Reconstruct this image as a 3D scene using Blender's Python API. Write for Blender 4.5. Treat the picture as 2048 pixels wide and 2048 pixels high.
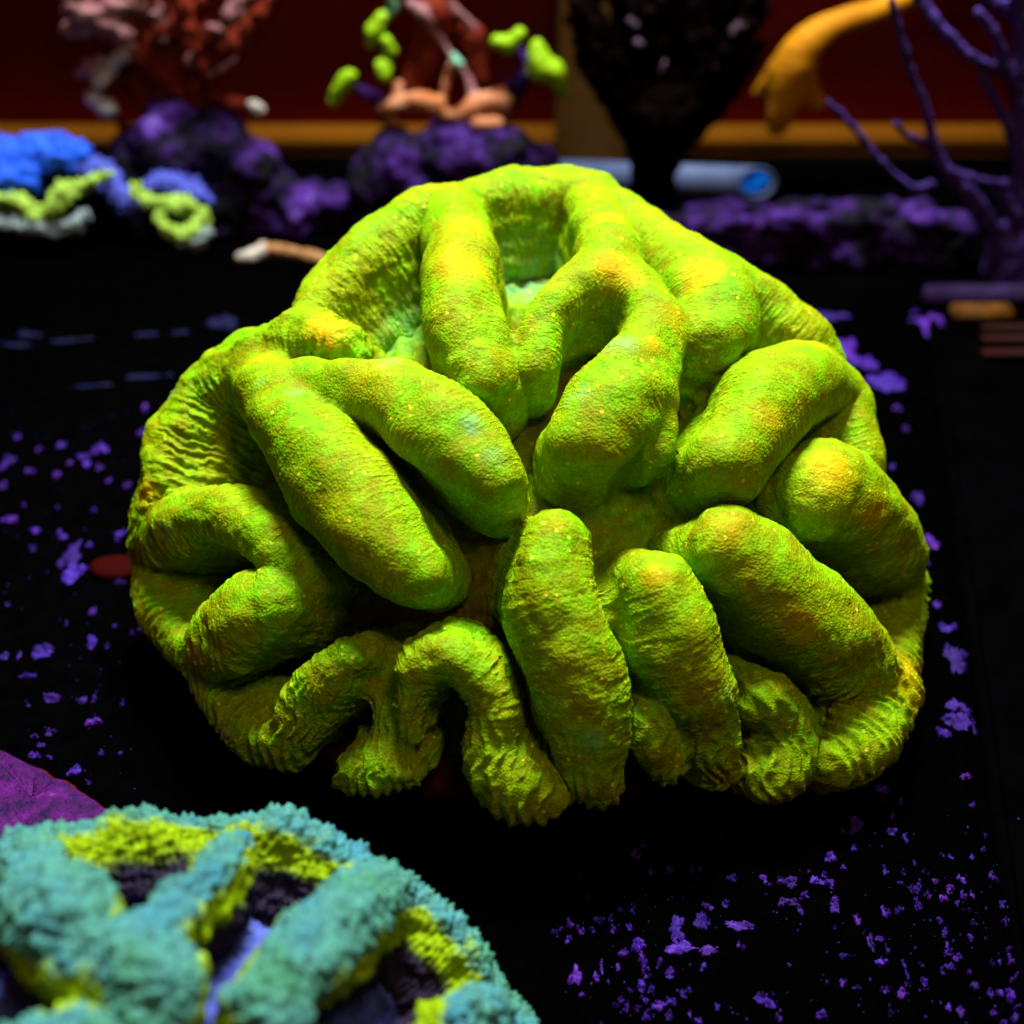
import bpy, bmesh, math, random
import numpy as np
from mathutils import Vector, Matrix

random.seed(7)
RNG = np.random.default_rng(11)
scene = bpy.context.scene
for o in list(bpy.data.objects):
    bpy.data.objects.remove(o)
COL = scene.collection

# ------------------------------------------------------------------ camera
PITCH = math.radians(38.0)
HALF = math.radians(20.0)
DIST = 0.23
LOOK = np.array([0.0, 0.0, 0.03])
FWD = np.array([0.0, math.cos(PITCH), -math.sin(PITCH)])
UP = np.array([0.0, math.sin(PITCH), math.cos(PITCH)])
RIGHT = np.array([1.0, 0.0, 0.0])
CAM = LOOK - FWD * DIST
cam_d = bpy.data.cameras.new('camera')
cam_d.sensor_width = 36
cam_d.lens = 18.0 / math.tan(HALF)
cam_d.clip_start = 0.01
cam_d.clip_end = 20
cam_d.dof.use_dof = True
cam_d.dof.focus_distance = 0.209
cam_d.dof.aperture_fstop = 13.0
cam = bpy.data.objects.new('camera', cam_d)
cam.location = CAM
cam.rotation_euler = (math.pi / 2 - PITCH, 0, 0)
COL.objects.link(cam)
scene.camera = cam

# ------------------------------------------------------------------ world, lamps, exposure
w = bpy.data.worlds.new('World')
scene.world = w
w.use_nodes = True
bg = w.node_tree.nodes['Background']
bg.inputs[0].default_value = (1.0, 0.34, 0.26, 1)      # dim warm room around the tank
bg.inputs[1].default_value = 0.06


def area(name, loc, target, size, power, color):
    d = bpy.data.lights.new(name, 'AREA')
    d.shape = 'DISK'
    d.size = size
    d.energy = power
    d.color = color
    o = bpy.data.objects.new(name, d)
    o.location = loc
    v = Vector(target) - Vector(loc)
    o.rotation_euler = v.to_track_quat('-Z', 'Y').to_euler()
    COL.objects.link(o)
    return o


area('aquarium_or_fill_lamp', (0.02, 0.19, 0.50), (0, 0.03, 0.03), 0.15, 8.7, (0.90, 1.0, 0.95))  # overhead aquarium lamp
area('aquarium_or_fill_lamp', (0.10, -0.20, 0.50), (0, 0.06, 0.02), 0.12, 0.62, (1.0, 0.70, 0.42))  # added warm fill to lift the front faces, not a tank lamp

scene.view_settings.view_transform = 'Standard'
scene.view_settings.look = 'None'
scene.view_settings.exposure = 0
scene.view_settings.gamma = 1
scene.render.resolution_x = 1024
scene.render.resolution_y = 1024


# ------------------------------------------------------------------ pixel helpers (photo is 2048 px)
def ray(px, py):
    v = FWD + RIGHT * ((px - 1024) / 1024 * math.tan(HALF)) + UP * ((1024 - py) / 1024 * math.tan(HALF))
    return v / np.linalg.norm(v)


def on_z(px, py, z=0.0):
    d = ray(px, py)
    return CAM + d * ((z - CAM[2]) / d[2])


def on_y(px, py, y):
    d = ray(px, py)
    return CAM + d * ((y - CAM[1]) / d[1])


def mpp(p):                       # metres per photo pixel at a point
    return float(np.dot(np.asarray(p) - CAM, FWD)) * math.tan(HALF) / 1024


def on_ellipsoid(px, py, c, ax):
    d = ray(px, py) / ax
    o = (CAM - c) / ax
    a, b, cc = d @ d, 2 * (o @ d), o @ o - 1
    disc = b * b - 4 * a * cc
    t = (-b - math.sqrt(max(disc, 0))) / (2 * a)
    p = o + d * t
    p = p / np.linalg.norm(p)
    n = p / ax
    return c + p * ax, n / np.linalg.norm(n)


# ------------------------------------------------------------------ noise
def _h(ix, iy, iz, seed):
    h = (ix.astype(np.uint32) * np.uint32(374761393) + iy.astype(np.uint32) * np.uint32(668265263)
         + iz.astype(np.uint32) * np.uint32(2246822519) + np.uint32((seed * 3266489917) & 0xffffffff))
    h = (h ^ (h >> np.uint32(13))) * np.uint32(1274126177)
    h = (h ^ (h >> np.uint32(16))) * np.uint32(2654435761)
    return ((h >> np.uint32(8)).astype(np.float32)) / np.float32(1 << 24)


def vnoise(p, seed=0):
    i = np.floor(p).astype(np.int64)
    f = (p - i).astype(np.float32)
    u = f * f * (3 - 2 * f)
    r = np.zeros(len(p), np.float32)
    for dx in (0, 1):
        wx = u[:, 0] if dx else 1 - u[:, 0]
        for dy in (0, 1):
            wy = u[:, 1] if dy else 1 - u[:, 1]
            for dz in (0, 1):
                wz = u[:, 2] if dz else 1 - u[:, 2]
                r += wx * wy * wz * _h(i[:, 0] + dx, i[:, 1] + dy, i[:, 2] + dz, seed)
    return r * 2 - 1


def fbm(p, seed=0, octs=3):
    r, a = 0, 1.0
    for k in range(octs):
        r = r + a * vnoise(p * 2 ** k, seed + k)
        a *= .5
    return r


def cells(p, seed=0):             # distance to the nearest jittered cell point
    p = p.astype(np.float32)
    i = np.floor(p - .5).astype(np.int32)
    best = np.full(len(p), 9.0, np.float32)
    for dx in (0, 1):
        for dy in (0, 1):
            for dz in (0, 1):
                a, b, c = i[:, 0] + dx, i[:, 1] + dy, i[:, 2] + dz
                d = (p[:, 0] - a - .2 - .6 * _h(a, b, c, seed)) ** 2
                d += (p[:, 1] - b - .2 - .6 * _h(a, b, c, seed + 1)) ** 2
                d += (p[:, 2] - c - .2 - .6 * _h(a, b, c, seed + 2)) ** 2
                best = np.minimum(best, d)
    return np.sqrt(best)


def sstep(a, b, x):
    t = np.clip((x - a) / (b - a), 0, 1)
    return t * t * (3 - 2 * t)


# ------------------------------------------------------------------ objects
def link(name, mesh, mat=None, parent=None, label=None, cat=None, group=None, kind=None, smooth=True):
    o = bpy.data.objects.new(name, mesh)
    COL.objects.link(o)
    if mat and not mesh.materials:
        mesh.materials.append(mat)
    if smooth and len(mesh.polygons):
        mesh.polygons.foreach_set('use_smooth', np.ones(len(mesh.polygons), bool))
    if parent:
        o.parent = parent
        root = parent.parent or parent
        o.matrix_parent_inverse = (root.matrix_basis.inverted() if not parent.parent else Matrix())
    tag(o, label, cat, group, kind)
    return o


def tag(o, label=None, cat=None, group=None, kind=None):
    if label: o['label'] = label
    if cat: o['category'] = cat
    if group: o['group'] = group
    if kind: o['kind'] = kind


def thing(name, loc, label, cat, group=None):
    e = bpy.data.objects.new(name, None)
    e.empty_display_size = .01
    e.location = loc
    COL.objects.link(e)
    tag(e, label, cat, group)
    return e


def mesh_np(name, V, Fq):
    me = bpy.data.meshes.new(name)
    n = Fq.shape[1]
    me.vertices.add(len(V))
    me.vertices.foreach_set('co', np.ascontiguousarray(V, np.float32).ravel())
    me.loops.add(Fq.size)
    me.loops.foreach_set('vertex_index', np.ascontiguousarray(Fq, np.int32).ravel())
    me.polygons.add(len(Fq))
    me.polygons.foreach_set('loop_start', np.arange(len(Fq), dtype=np.int32) * n)
    me.polygons.foreach_set('loop_total', np.full(len(Fq), n, np.int32))
    me.update(calc_edges=True)
    return me


def box_mesh(name, lo, hi, bevel=0.0006, noise=0, cuts=0, seed=1):
    bm = bmesh.new()
    bmesh.ops.create_cube(bm, size=1)
    lo, hi = np.array(lo), np.array(hi)
    for v in bm.verts:
        v.co = Vector((lo + hi) / 2 + (hi - lo) * np.array(v.co))
    if bevel:
        bmesh.ops.bevel(bm, geom=bm.edges[:], offset=bevel, segments=2, affect='EDGES')
    me = bpy.data.meshes.new(name)
    bm.to_mesh(me)
    bm.free()
    return me


# ------------------------------------------------------------------ materials
def mat(name, build):
    m = bpy.data.materials.new(name)
    m.use_nodes = True
    nt = m.node_tree
    b = nt.nodes['Principled BSDF']
    b.inputs['Roughness'].default_value = .65
    b.inputs['Specular IOR Level'].default_value = .12
    build(nt, b)
    return m


def N(nt, t, **kw):
    n = nt.nodes.new(t)
    for k, v in kw.items():
        if k.startswith('i_'):
            n.inputs[k[2:].replace('_', ' ')].default_value = v
        else:
            setattr(n, k, v)
    return n


def noise_node(nt, scale, detail=4, rough=.6):
    tc = N(nt, 'ShaderNodeTexCoord')
    n = N(nt, 'ShaderNodeTexNoise')
    n.inputs['Scale'].default_value = scale
    n.inputs['Detail'].default_value = detail
    n.inputs['Roughness'].default_value = rough
    nt.links.new(tc.outputs['Object'], n.inputs['Vector'])
    return n


def ramp(nt, src, stops, interp='LINEAR'):
    r = N(nt, 'ShaderNodeValToRGB')
    r.color_ramp.interpolation = interp
    e = r.color_ramp.elements
    while len(e) < len(stops):
        e.new(.5)
    for k, (p, c) in enumerate(stops):
        e[k].position = p
        e[k].color = (*c, 1) if len(c) == 3 else c
    nt.links.new(src, r.inputs[0])
    return r.outputs[0]


def mix(nt, fac, a, b, mode='MIX'):
    m = N(nt, 'ShaderNodeMix', data_type='RGBA', blend_type=mode)
    for s, v in ((m.inputs['Factor'], fac), (m.inputs['A'], a), (m.inputs['B'], b)):
        if hasattr(v, 'links') or hasattr(v, 'is_output'):
            nt.links.new(v, s)
        else:
            s.default_value = v if isinstance(v, (int, float)) else (*v, 1)
    return m.outputs['Result']


def math_n(nt, op, a, b=None):
    m = N(nt, 'ShaderNodeMath', operation=op)
    for s, v in zip(m.inputs, (a, b)):
        if v is None: continue
        if hasattr(v, 'is_output'): nt.links.new(v, s)
        else: s.default_value = v
    return m.outputs[0]


def bump(nt, b, h, dist, strength=1.0):
    n = N(nt, 'ShaderNodeBump')
    n.inputs['Strength'].default_value = strength
    n.inputs['Distance'].default_value = dist
    nt.links.new(h, n.inputs['Height'])
    nt.links.new(n.outputs[0], b.inputs['Normal'])


def simple(name, c1, c2, scale=200, rough=.7, bdist=.0004, spec=.12):
    c1, c2 = [tuple(v * .72 for v in c) for c in (c1, c2)]
    def f(nt, b):
        n = noise_node(nt, scale, 5)
        nt.links.new(ramp(nt, n.outputs['Fac'], [(.3, c1), (.7, c2)]), b.inputs['Base Color'])
        b.inputs['Roughness'].default_value = rough
        b.inputs['Specular IOR Level'].default_value = spec
        n2 = noise_node(nt, scale * 3, 5)
        bump(nt, b, n2.outputs['Fac'], bdist)
    return mat(name, f)


# ------------------------------------------------------------------ implicit surfaces: fat ridges over a dome
def segs_of(R):                   # R: (n,4) x,y,z,r
    return [(R[k, :3], R[k + 1, :3], R[k, 3], R[k + 1, 3]) for k in range(len(R) - 1)]


def resample(P, step):
    P = np.array(P, float)
    if len(P) == 1:
        return np.vstack([P, P + [1e-5] + [0] * (P.shape[1] - 1)])
    Q = []
    n = len(P)
    for k in range(n - 1):
        p0, p1, p2, p3 = P[max(k - 1, 0)], P[k], P[k + 1], P[min(k + 2, n - 1)]
        m = max(1, int(round(np.linalg.norm((p2 - p1)[:3]) / step)))
        for j in range(m):
            t = j / m
            Q.append(.5 * ((2 * p1) + (p2 - p0) * t + (2 * p0 - 5 * p1 + 4 * p2 - p3) * t * t
                           + (3 * p1 - p0 - 3 * p2 + p3) * t ** 3))
    Q.append(P[-1])
    return np.array(Q)


def smin(a, b, k):
    h = np.maximum(k - np.abs(a - b), 0) / k
    return np.minimum(a, b) - h * h * k * .25


class Grid:
    def __init__(s, lo, hi, h):
        s.h = h
        s.lo = np.array(lo, float)
        s.n = np.ceil((np.array(hi) - s.lo) / h).astype(int) + 1
        s.F = np.full(s.n, .05, np.float32)
        s.ax = [(s.lo[k] + np.arange(s.n[k]) * h).astype(np.float32) for k in range(3)]

    def box(s, lo, hi):
        a = np.clip(np.floor((np.array(lo) - s.lo) / s.h).astype(int), 0, s.n - 1)
        b = np.clip(np.ceil((np.array(hi) - s.lo) / s.h).astype(int) + 1, 0, s.n)
        return a, b

    def xyz(s, a, b):
        return (s.ax[0][a[0]:b[0], None, None], s.ax[1][None, a[1]:b[1], None], s.ax[2][None, None, a[2]:b[2]])

    def capsules(s, segs, k, m=.004):
        P = np.array([np.r_[a - max(ra, rb), b - max(ra, rb)] for a, b, ra, rb in segs])
        Q = np.array([np.r_[a + max(ra, rb), b + max(ra, rb)] for a, b, ra, rb in segs])
        lo = np.minimum(P[:, :3], P[:, 3:]).min(0) - m
        hi = np.maximum(Q[:, :3], Q[:, 3:]).max(0) + m
        A, B = s.box(lo, hi)
        if np.any(B - A < 1): return
        T = np.full(B - A, .05, np.float32)
        for a, b, ra, rb in segs:
            r = max(ra, rb)
            c, d = s.box(np.minimum(a, b) - r - m, np.maximum(a, b) + r + m)
            if np.any(d - c < 1): continue
            x, y, z = s.xyz(c, d)
            ab = b - a
            L = float(ab @ ab) + 1e-12
            px, py, pz = x - a[0], y - a[1], z - a[2]
            t = np.clip((px * ab[0] + py * ab[1] + pz * ab[2]) / L, 0, 1)
            D = np.sqrt((px - t * ab[0]) ** 2 + (py - t * ab[1]) ** 2 + (pz - t * ab[2]) ** 2) - (ra + (rb - ra) * t)
            sl = tuple(slice(c[q] - A[q], d[q] - A[q]) for q in range(3))
            T[sl] = np.minimum(T[sl], D)
        sl = tuple(slice(A[q], B[q]) for q in range(3))
        s.F[sl] = smin(s.F[sl], T, k)

    def ellipsoid(s, c, ax, k):
        c, ax = np.array(c, float), np.array(ax, float)
        A, B = s.box(c - ax - .004, c + ax + .004)
        x, y, z = s.xyz(A, B)
        q = np.sqrt(((x - c[0]) / ax[0]) ** 2 + ((y - c[1]) / ax[1]) ** 2 + ((z - c[2]) / ax[2]) ** 2)
        g = np.sqrt(((x - c[0]) / ax[0] ** 2) ** 2 + ((y - c[1]) / ax[1] ** 2) ** 2 + ((z - c[2]) / ax[2] ** 2) ** 2) + 1e-6
        D = q * (q - 1) / g
        sl = tuple(slice(A[i], B[i]) for i in range(3))
        s.F[sl] = smin(s.F[sl], D.astype(np.float32), k)

    def cut_below(s, z0):
        s.F = np.maximum(s.F, (z0 - s.ax[2])[None, None, :])

    def mesh(s):
        F = s.F
        F[0], F[-1], F[:, 0], F[:, -1], F[:, :, 0], F[:, :, -1] = (.01,) * 6
        S = F < 0
        c = np.zeros(np.array(F.shape) - 1, np.uint8)
        offs = [(i, j, k) for i in (0, 1) for j in (0, 1) for k in (0, 1)]
        sh = c.shape
        for i, j, k in offs:
            c += S[i:i + sh[0], j:j + sh[1], k:k + sh[2]]
        act = (c > 0) & (c < 8)
        idx = np.full(sh, -1, np.int32)
        I = np.argwhere(act)
        idx[act] = np.arange(len(I))
        acc = np.zeros((len(I), 3), np.float32)
        cnt = np.zeros(len(I), np.float32)
        for o in offs:
            for ax in range(3):
                if o[ax]: continue
                e = list(o); e[ax] = 1
                fa = F[I[:, 0] + o[0], I[:, 1] + o[1], I[:, 2] + o[2]]
                fb = F[I[:, 0] + e[0], I[:, 1] + e[1], I[:, 2] + e[2]]
                m = (fa < 0) != (fb < 0)
                t = np.where(m, fa / np.where(m, fa - fb, 1), 0)
                p = np.tile(np.array(o, np.float32), (len(I), 1))
                p[:, ax] += t
                acc += p * m[:, None]
                cnt += m
        V = (I + acc / np.maximum(cnt, 1)[:, None]) * s.h + s.lo
        quads = []
        for ax in range(3):
            b, d = [(1, 2), (2, 0), (0, 1)][ax]
            n = list(F.shape)
            sl0 = [slice(None)] * 3
            sl1 = [slice(None)] * 3
            sl0[ax] = slice(0, n[ax] - 1); sl1[ax] = slice(1, n[ax])
            for q in (b, d):
                sl0[q] = slice(1, n[q] - 1); sl1[q] = slice(1, n[q] - 1)
            s0, s1 = S[tuple(sl0)], S[tuple(sl1)]
            for flip, M in ((False, s0 & ~s1), (True, ~s0 & s1)):
                E = np.argwhere(M)
                for q in (b, d): E[:, q] += 1
                if not len(E): continue
                def cell(ob, od):
                    G = E.copy(); G[:, b] -= ob; G[:, d] -= od
                    return idx[G[:, 0], G[:, 1], G[:, 2]]
                Q = np.stack([cell(1, 1), cell(0, 1), cell(0, 0), cell(1, 0)], 1)
                quads.append(Q[:, ::-1] if flip else Q)
        return V.astype(np.float64), np.vstack(quads)


def mesh_arrays(me):
    V = np.empty(len(me.vertices) * 3, np.float32); me.vertices.foreach_get('co', V)
    Q = np.empty(len(me.loops), np.int32); me.loops.foreach_get('vertex_index', Q)
    return V.reshape(-1, 3).astype(np.float64), Q.reshape(-1, 4)


def subdivide(V, Q, attrs=()):
    """split each quad in four; attrs are interpolated along"""
    n = len(V)
    E = np.concatenate([np.stack([Q[:, k], Q[:, (k + 1) % 4]], 1) for k in range(4)])
    E.sort(axis=1)
    key = E[:, 0].astype(np.int64) * n + E[:, 1]
    u, first, inv = np.unique(key, return_index=True, return_inverse=True)
    U = E[first]
    ei = (inv + n).reshape(4, -1)
    fi = np.arange(len(Q)) + n + len(U)

    def up(A):
        return np.concatenate([A, A[U].mean(1), A[Q].mean(1)])
    V2 = up(V)
    Q2 = np.concatenate([np.stack([Q[:, k], ei[k], fi, ei[(k + 3) % 4]], 1) for k in range(4)])
    return V2, Q2, [up(A) for A in attrs], np.tile(np.arange(len(Q)), 4)


def vnormals(V, Q):
    n = np.cross(V[Q[:, 2]] - V[Q[:, 0]], V[Q[:, 3]] - V[Q[:, 1]])
    R = np.zeros_like(V)
    for k in range(4):
        for a in range(3):
            R[:, a] += np.bincount(Q[:, k], n[:, a], len(V))
    return R / (np.linalg.norm(R, axis=1, keepdims=True) + 1e-20)


def lap(V, Q, it, f=.5):
    n = len(V)
    deg = np.zeros(n)
    A = np.concatenate([Q[:, k] for k in range(4)])
    B = np.concatenate([Q[:, (k + 1) % 4] for k in range(4)])
    A, B = np.concatenate([A, B]), np.concatenate([B, A])
    deg = np.bincount(A, minlength=n)
    for _ in range(it):
        S = np.stack([np.bincount(A, V[B, a], n) for a in range(3)], 1)
        V = V + f * (S / deg[:, None] - V)
    return V


def nearest_ridge(V, ridges, margin=.007):
    """per vertex: distance to ridge surface, arc length, ridge index, crestness"""
    n = len(V)
    D = np.full(n, 1.0); D2 = np.full(n, 1.0); Sx = np.zeros(n); Id = np.full(n, -1, int); Cr = np.zeros(n)
    for rid, (R, Nn) in enumerate(ridges):
        lo = (R[:, :3] - R[:, 3:4]).min(0) - margin - .006
        hi = (R[:, :3] + R[:, 3:4]).max(0) + margin
        M = np.nonzero(np.all((V > lo) & (V < hi), 1))[0]
        if not len(M): continue
        P = V[M]
        bd = np.full(len(M), 1.0); bs = np.zeros(len(M)); bc = np.zeros(len(M))
        s = 0
        for k in range(len(R) - 1):
            a, b = R[k, :3], R[k + 1, :3]
            ab = b - a
            L = np.linalg.norm(ab) + 1e-9
            q = P - a
            t = np.clip(q @ ab / (L * L), 0, 1)
            nn = Nn[k] * (1 - t[:, None]) + Nn[k + 1] * t[:, None]
            vec = q - t[:, None] * ab
            dl = np.linalg.norm(vec, axis=1)
            hgt = np.einsum('ij,ij->i', vec, nn)
            # the flank below the crest counts as the same wall: ignore most of the downward offset
            low = np.minimum(hgt, 0)
            eff = np.sqrt(np.maximum(dl ** 2 - low ** 2, 0) + (low * .45) ** 2) - (R[k, 3] + (R[k + 1, 3] - R[k, 3]) * t)
            m = eff < bd
            bd[m] = eff[m]; bs[m] = s + t[m] * L; bc[m] = (hgt / (dl + 1e-9))[m]
            s += L
        m = bd < D[M]
        D2[M] = np.minimum(D2[M], np.maximum(bd, D[M]))
        J = M[m]
        D[J] = bd[m]; Sx[J] = bs[m] + rid * .0137; Id[J] = rid; Cr[J] = bc[m]
    return D, Sx, Id, Cr, D2


def split_parts(V, Q, fid, names, parent, material, attrs, base=None):
    """cut one continuous surface into part meshes that share border normals"""
    Nv = vnormals(V, Q)
    out = []
    for g, nm in names.items():
        q = Q[fid == g]
        if len(q) < 12: continue
        u, inv = np.unique(q, return_inverse=True)
        me = mesh_np(nm, V[u], inv.reshape(-1, 4))
        for an, data in attrs.items():
            if data.ndim == 1:
                at = me.attributes.new(an, 'FLOAT', 'POINT')
                at.data.foreach_set('value', np.ascontiguousarray(data[u], np.float32))
            else:
                at = me.attributes.new(an, 'FLOAT_COLOR', 'POINT')
                c = np.ones((len(u), 4), np.float32); c[:, :3] = data[u]
                at.data.foreach_set('color', c.ravel())
        me.materials.append(material)
        o = link(nm, me, None, parent)
        me.normals_split_custom_set_from_vertices(Nv[u].astype(np.float32))
        out.append((g, o))
    return out


def attr(nt, name):
    n = N(nt, 'ShaderNodeAttribute', attribute_name=name)
    return n


def spots(V, lst, c, ax, off=0.0, K=1.0):
    r = np.zeros(len(V))
    for x, y, rad, a in lst:
        p, n = on_ellipsoid(x * K, y * K, c, ax)
        R = rad * K * mpp(p)
        d = np.linalg.norm(V - (p + n * off), axis=1) / R
        r = np.maximum(r, a * (1 - sstep(.25, 1.25, d)))
    return r


K = 2048 / 1932.0                  # coordinates below were read off a 1932 px view

# ================================================================== the setting
m_floor = simple('tank_floor_black', (.0004, .0004, .0005), (.0010, .0009, .0013), 120, .9, .0006, .0)
link('tank_floor', box_mesh('tank_floor', (-.6, -.5, -.02), (.6, .232, -.008), 0), m_floor, kind='structure')


def wall_mat(nt, b):
    n = noise_node(nt, 18, 3)
    nt.links.new(ramp(nt, n.outputs['Fac'], [(.3, (.24, .0045, .0006)), (.7, (.33, .012, .001))]), b.inputs['Base Color'])
    b.inputs['Roughness'].default_value = .85
    b.inputs['Specular IOR Level'].default_value = .03


link('back_wall', box_mesh('back_wall', (-.6, .2335, -.02), (.6, .245, .3), 0), mat('red_wall', wall_mat), kind='structure')

# ------------------------------------------------------------------ orange-brown band along the wall foot
m_band = simple('orange_brown_band', (.12, .034, .001), (.17, .054, .001), 25, .8, .0002, .03)
m_band2 = simple('dark_brown_band', (.09, .012, .001), (.13, .02, .001), 25, .8, .0002, .03)
sk = thing('wall_stripe', (0, .225, -.008), 'long orange brown ledge along the foot of the dark red wall', 'stripe')
za = on_y(1024, 264, .226)[2]; zb = on_y(1024, 312, .226)[2]; zc = on_y(1024, 328, .226)[2]
link('upper_strip', box_mesh('upper_strip', (-.5, .2255, zb), (.5, .2332, za), .0008), m_band, sk)
link('groove_strip', box_mesh('groove_strip', (-.5, .2275, zc), (.5, .2332, zb - .0002), .0003), m_band2, sk)
link('lower_strip', box_mesh('lower_strip', (-.5, .2245, -.008), (.5, .2332, zc - .0002), .0008), m_band, sk)

# ------------------------------------------------------------------ the black tray
m_tray = simple('black_plastic', (.0004, .0004, .0005), (.0010, .0009, .0013), 300, .9, .0003, .0)
yaw = math.radians(-9.5)
ca, sa = math.cos(yaw), math.sin(yaw)
pr = on_z(1900, 1000, 0)
rightd = np.array([ca, sa]); backd = np.array([-sa, ca])
ur = pr[:2] @ rightd
tray = thing('display_tray', (0, 0, -.008), 'black plastic tray speckled with purple crusts under the lime green coral', 'tray')
lo_u, hi_u, lo_v, hi_v = -.2, ur, -.2, .128


def tray_box(u0, u1, v0, v1, z0, z1, bev, name):
    me = box_mesh(name, (u0, v0, z0), (u1, v1, z1), bev)
    me.transform(Matrix(((ca, -sa, 0, 0), (sa, ca, 0, 0), (0, 0, 1, 0), (0, 0, 0, 1))))
    return me


plate = link('plate', tray_box(lo_u, hi_u, lo_v, hi_v, -.008, 0, .001, 'plate'), m_tray, tray)
link('rim', tray_box(hi_u + .0003, hi_u + .0025, lo_v, hi_v, -.008, .0008, .0004, 'rim'), m_tray, tray)
link('rim', tray_box(lo_u, hi_u, hi_v + .0003, hi_v + .0025, -.008, .0008, .0004, 'rim'), m_tray, tray)


def crust_mat(nt, b):
    n = noise_node(nt, 900, 5, .7)
    oi = N(nt, 'ShaderNodeObjectInfo')
    c = ramp(nt, n.outputs['Fac'], [(.30, (.010, .0015, .07)), (.50, (.030, .004, .20)), (.72, (.11, .045, .42))])
    c2 = ramp(nt, n.outputs['Fac'], [(.30, (.018, .0015, .06)), (.50, (.055, .004, .17)), (.72, (.16, .04, .36))])
    wn = N(nt, 'ShaderNodeTexWhiteNoise', noise_dimensions='1D')
    nt.links.new(oi.outputs['Random'], wn.inputs['W'])
    shade = ramp(nt, wn.outputs['Value'], [(0, (.28, .22, .42)), (1, (1.0, .9, 1.1))])
    nt.links.new(mix(nt, 1.0, mix(nt, oi.outputs['Random'], c, c2), shade, 'MULTIPLY'), b.inputs['Base Color'])
    b.inputs['Roughness'].default_value = .6
    n2 = noise_node(nt, 1500, 4)
    bump(nt, b, n2.outputs['Fac'], .0003)


m_crust = mat('purple_crust', crust_mat)


def crust_mesh(p, rx, ry, ang, hgt, seed, name='coralline_patch'):
    """a knobbly crust: several small lumps grown together on one thin film"""
    r = random.Random(seed)
    nr, na = 5, 26
    ph = [(r.uniform(0, 6.28), r.uniform(.12, .40) / (k ** .4), k) for k in (1, 2, 3, 5, 8, 11)]
    kn = [(r.uniform(-.75, .75) * rx, r.uniform(-.75, .75) * ry, r.uniform(.25, .55) * min(rx, ry), r.uniform(.5, 1.3)) for _ in range(r.randint(3, 8))]
    bm = bmesh.new()
    rings = []
    ct, sn = math.cos(ang), math.sin(ang)

    def hz(x, y, f):
        h = hgt * .35 * (1 - f ** 2)
        for kx, ky, kr, kh in kn:
            h = max(h, hgt * kh * max(0, 1 - ((x - kx) ** 2 + (y - ky) ** 2) / (kr * kr)) ** .5) if f < .99 else h
        return h * r.uniform(.8, 1.2)
    for i in range(1, nr + 1):
        ring = []
        f = i / nr
        for j in range(na):
            t = 2 * math.pi * j / na
            q = max(1 + sum(a * math.sin(k * t + s_) for s_, a, k in ph), .2)
            x, y = math.cos(t) * rx * f * q, math.sin(t) * ry * f * q
            z = hz(x, y, f) if i < nr else -.0004
            ring.append(bm.verts.new((p[0] + x * ct - y * sn, p[1] + x * sn + y * ct, p[2] + z)))
        rings.append(ring)
    c = bm.verts.new((p[0], p[1], p[2] + hz(0, 0, 0)))
    for j in range(na):
        bm.faces.new((c, rings[0][j], rings[0][(j + 1) % na]))
        for i in range(nr - 1):
            bm.faces.new((rings[i][j], rings[i + 1][j], rings[i + 1][(j + 1) % na], rings[i][(j + 1) % na]))
    me = bpy.data.meshes.new(name)
    bm.to_mesh(me); bm.free()
    return me


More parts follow.
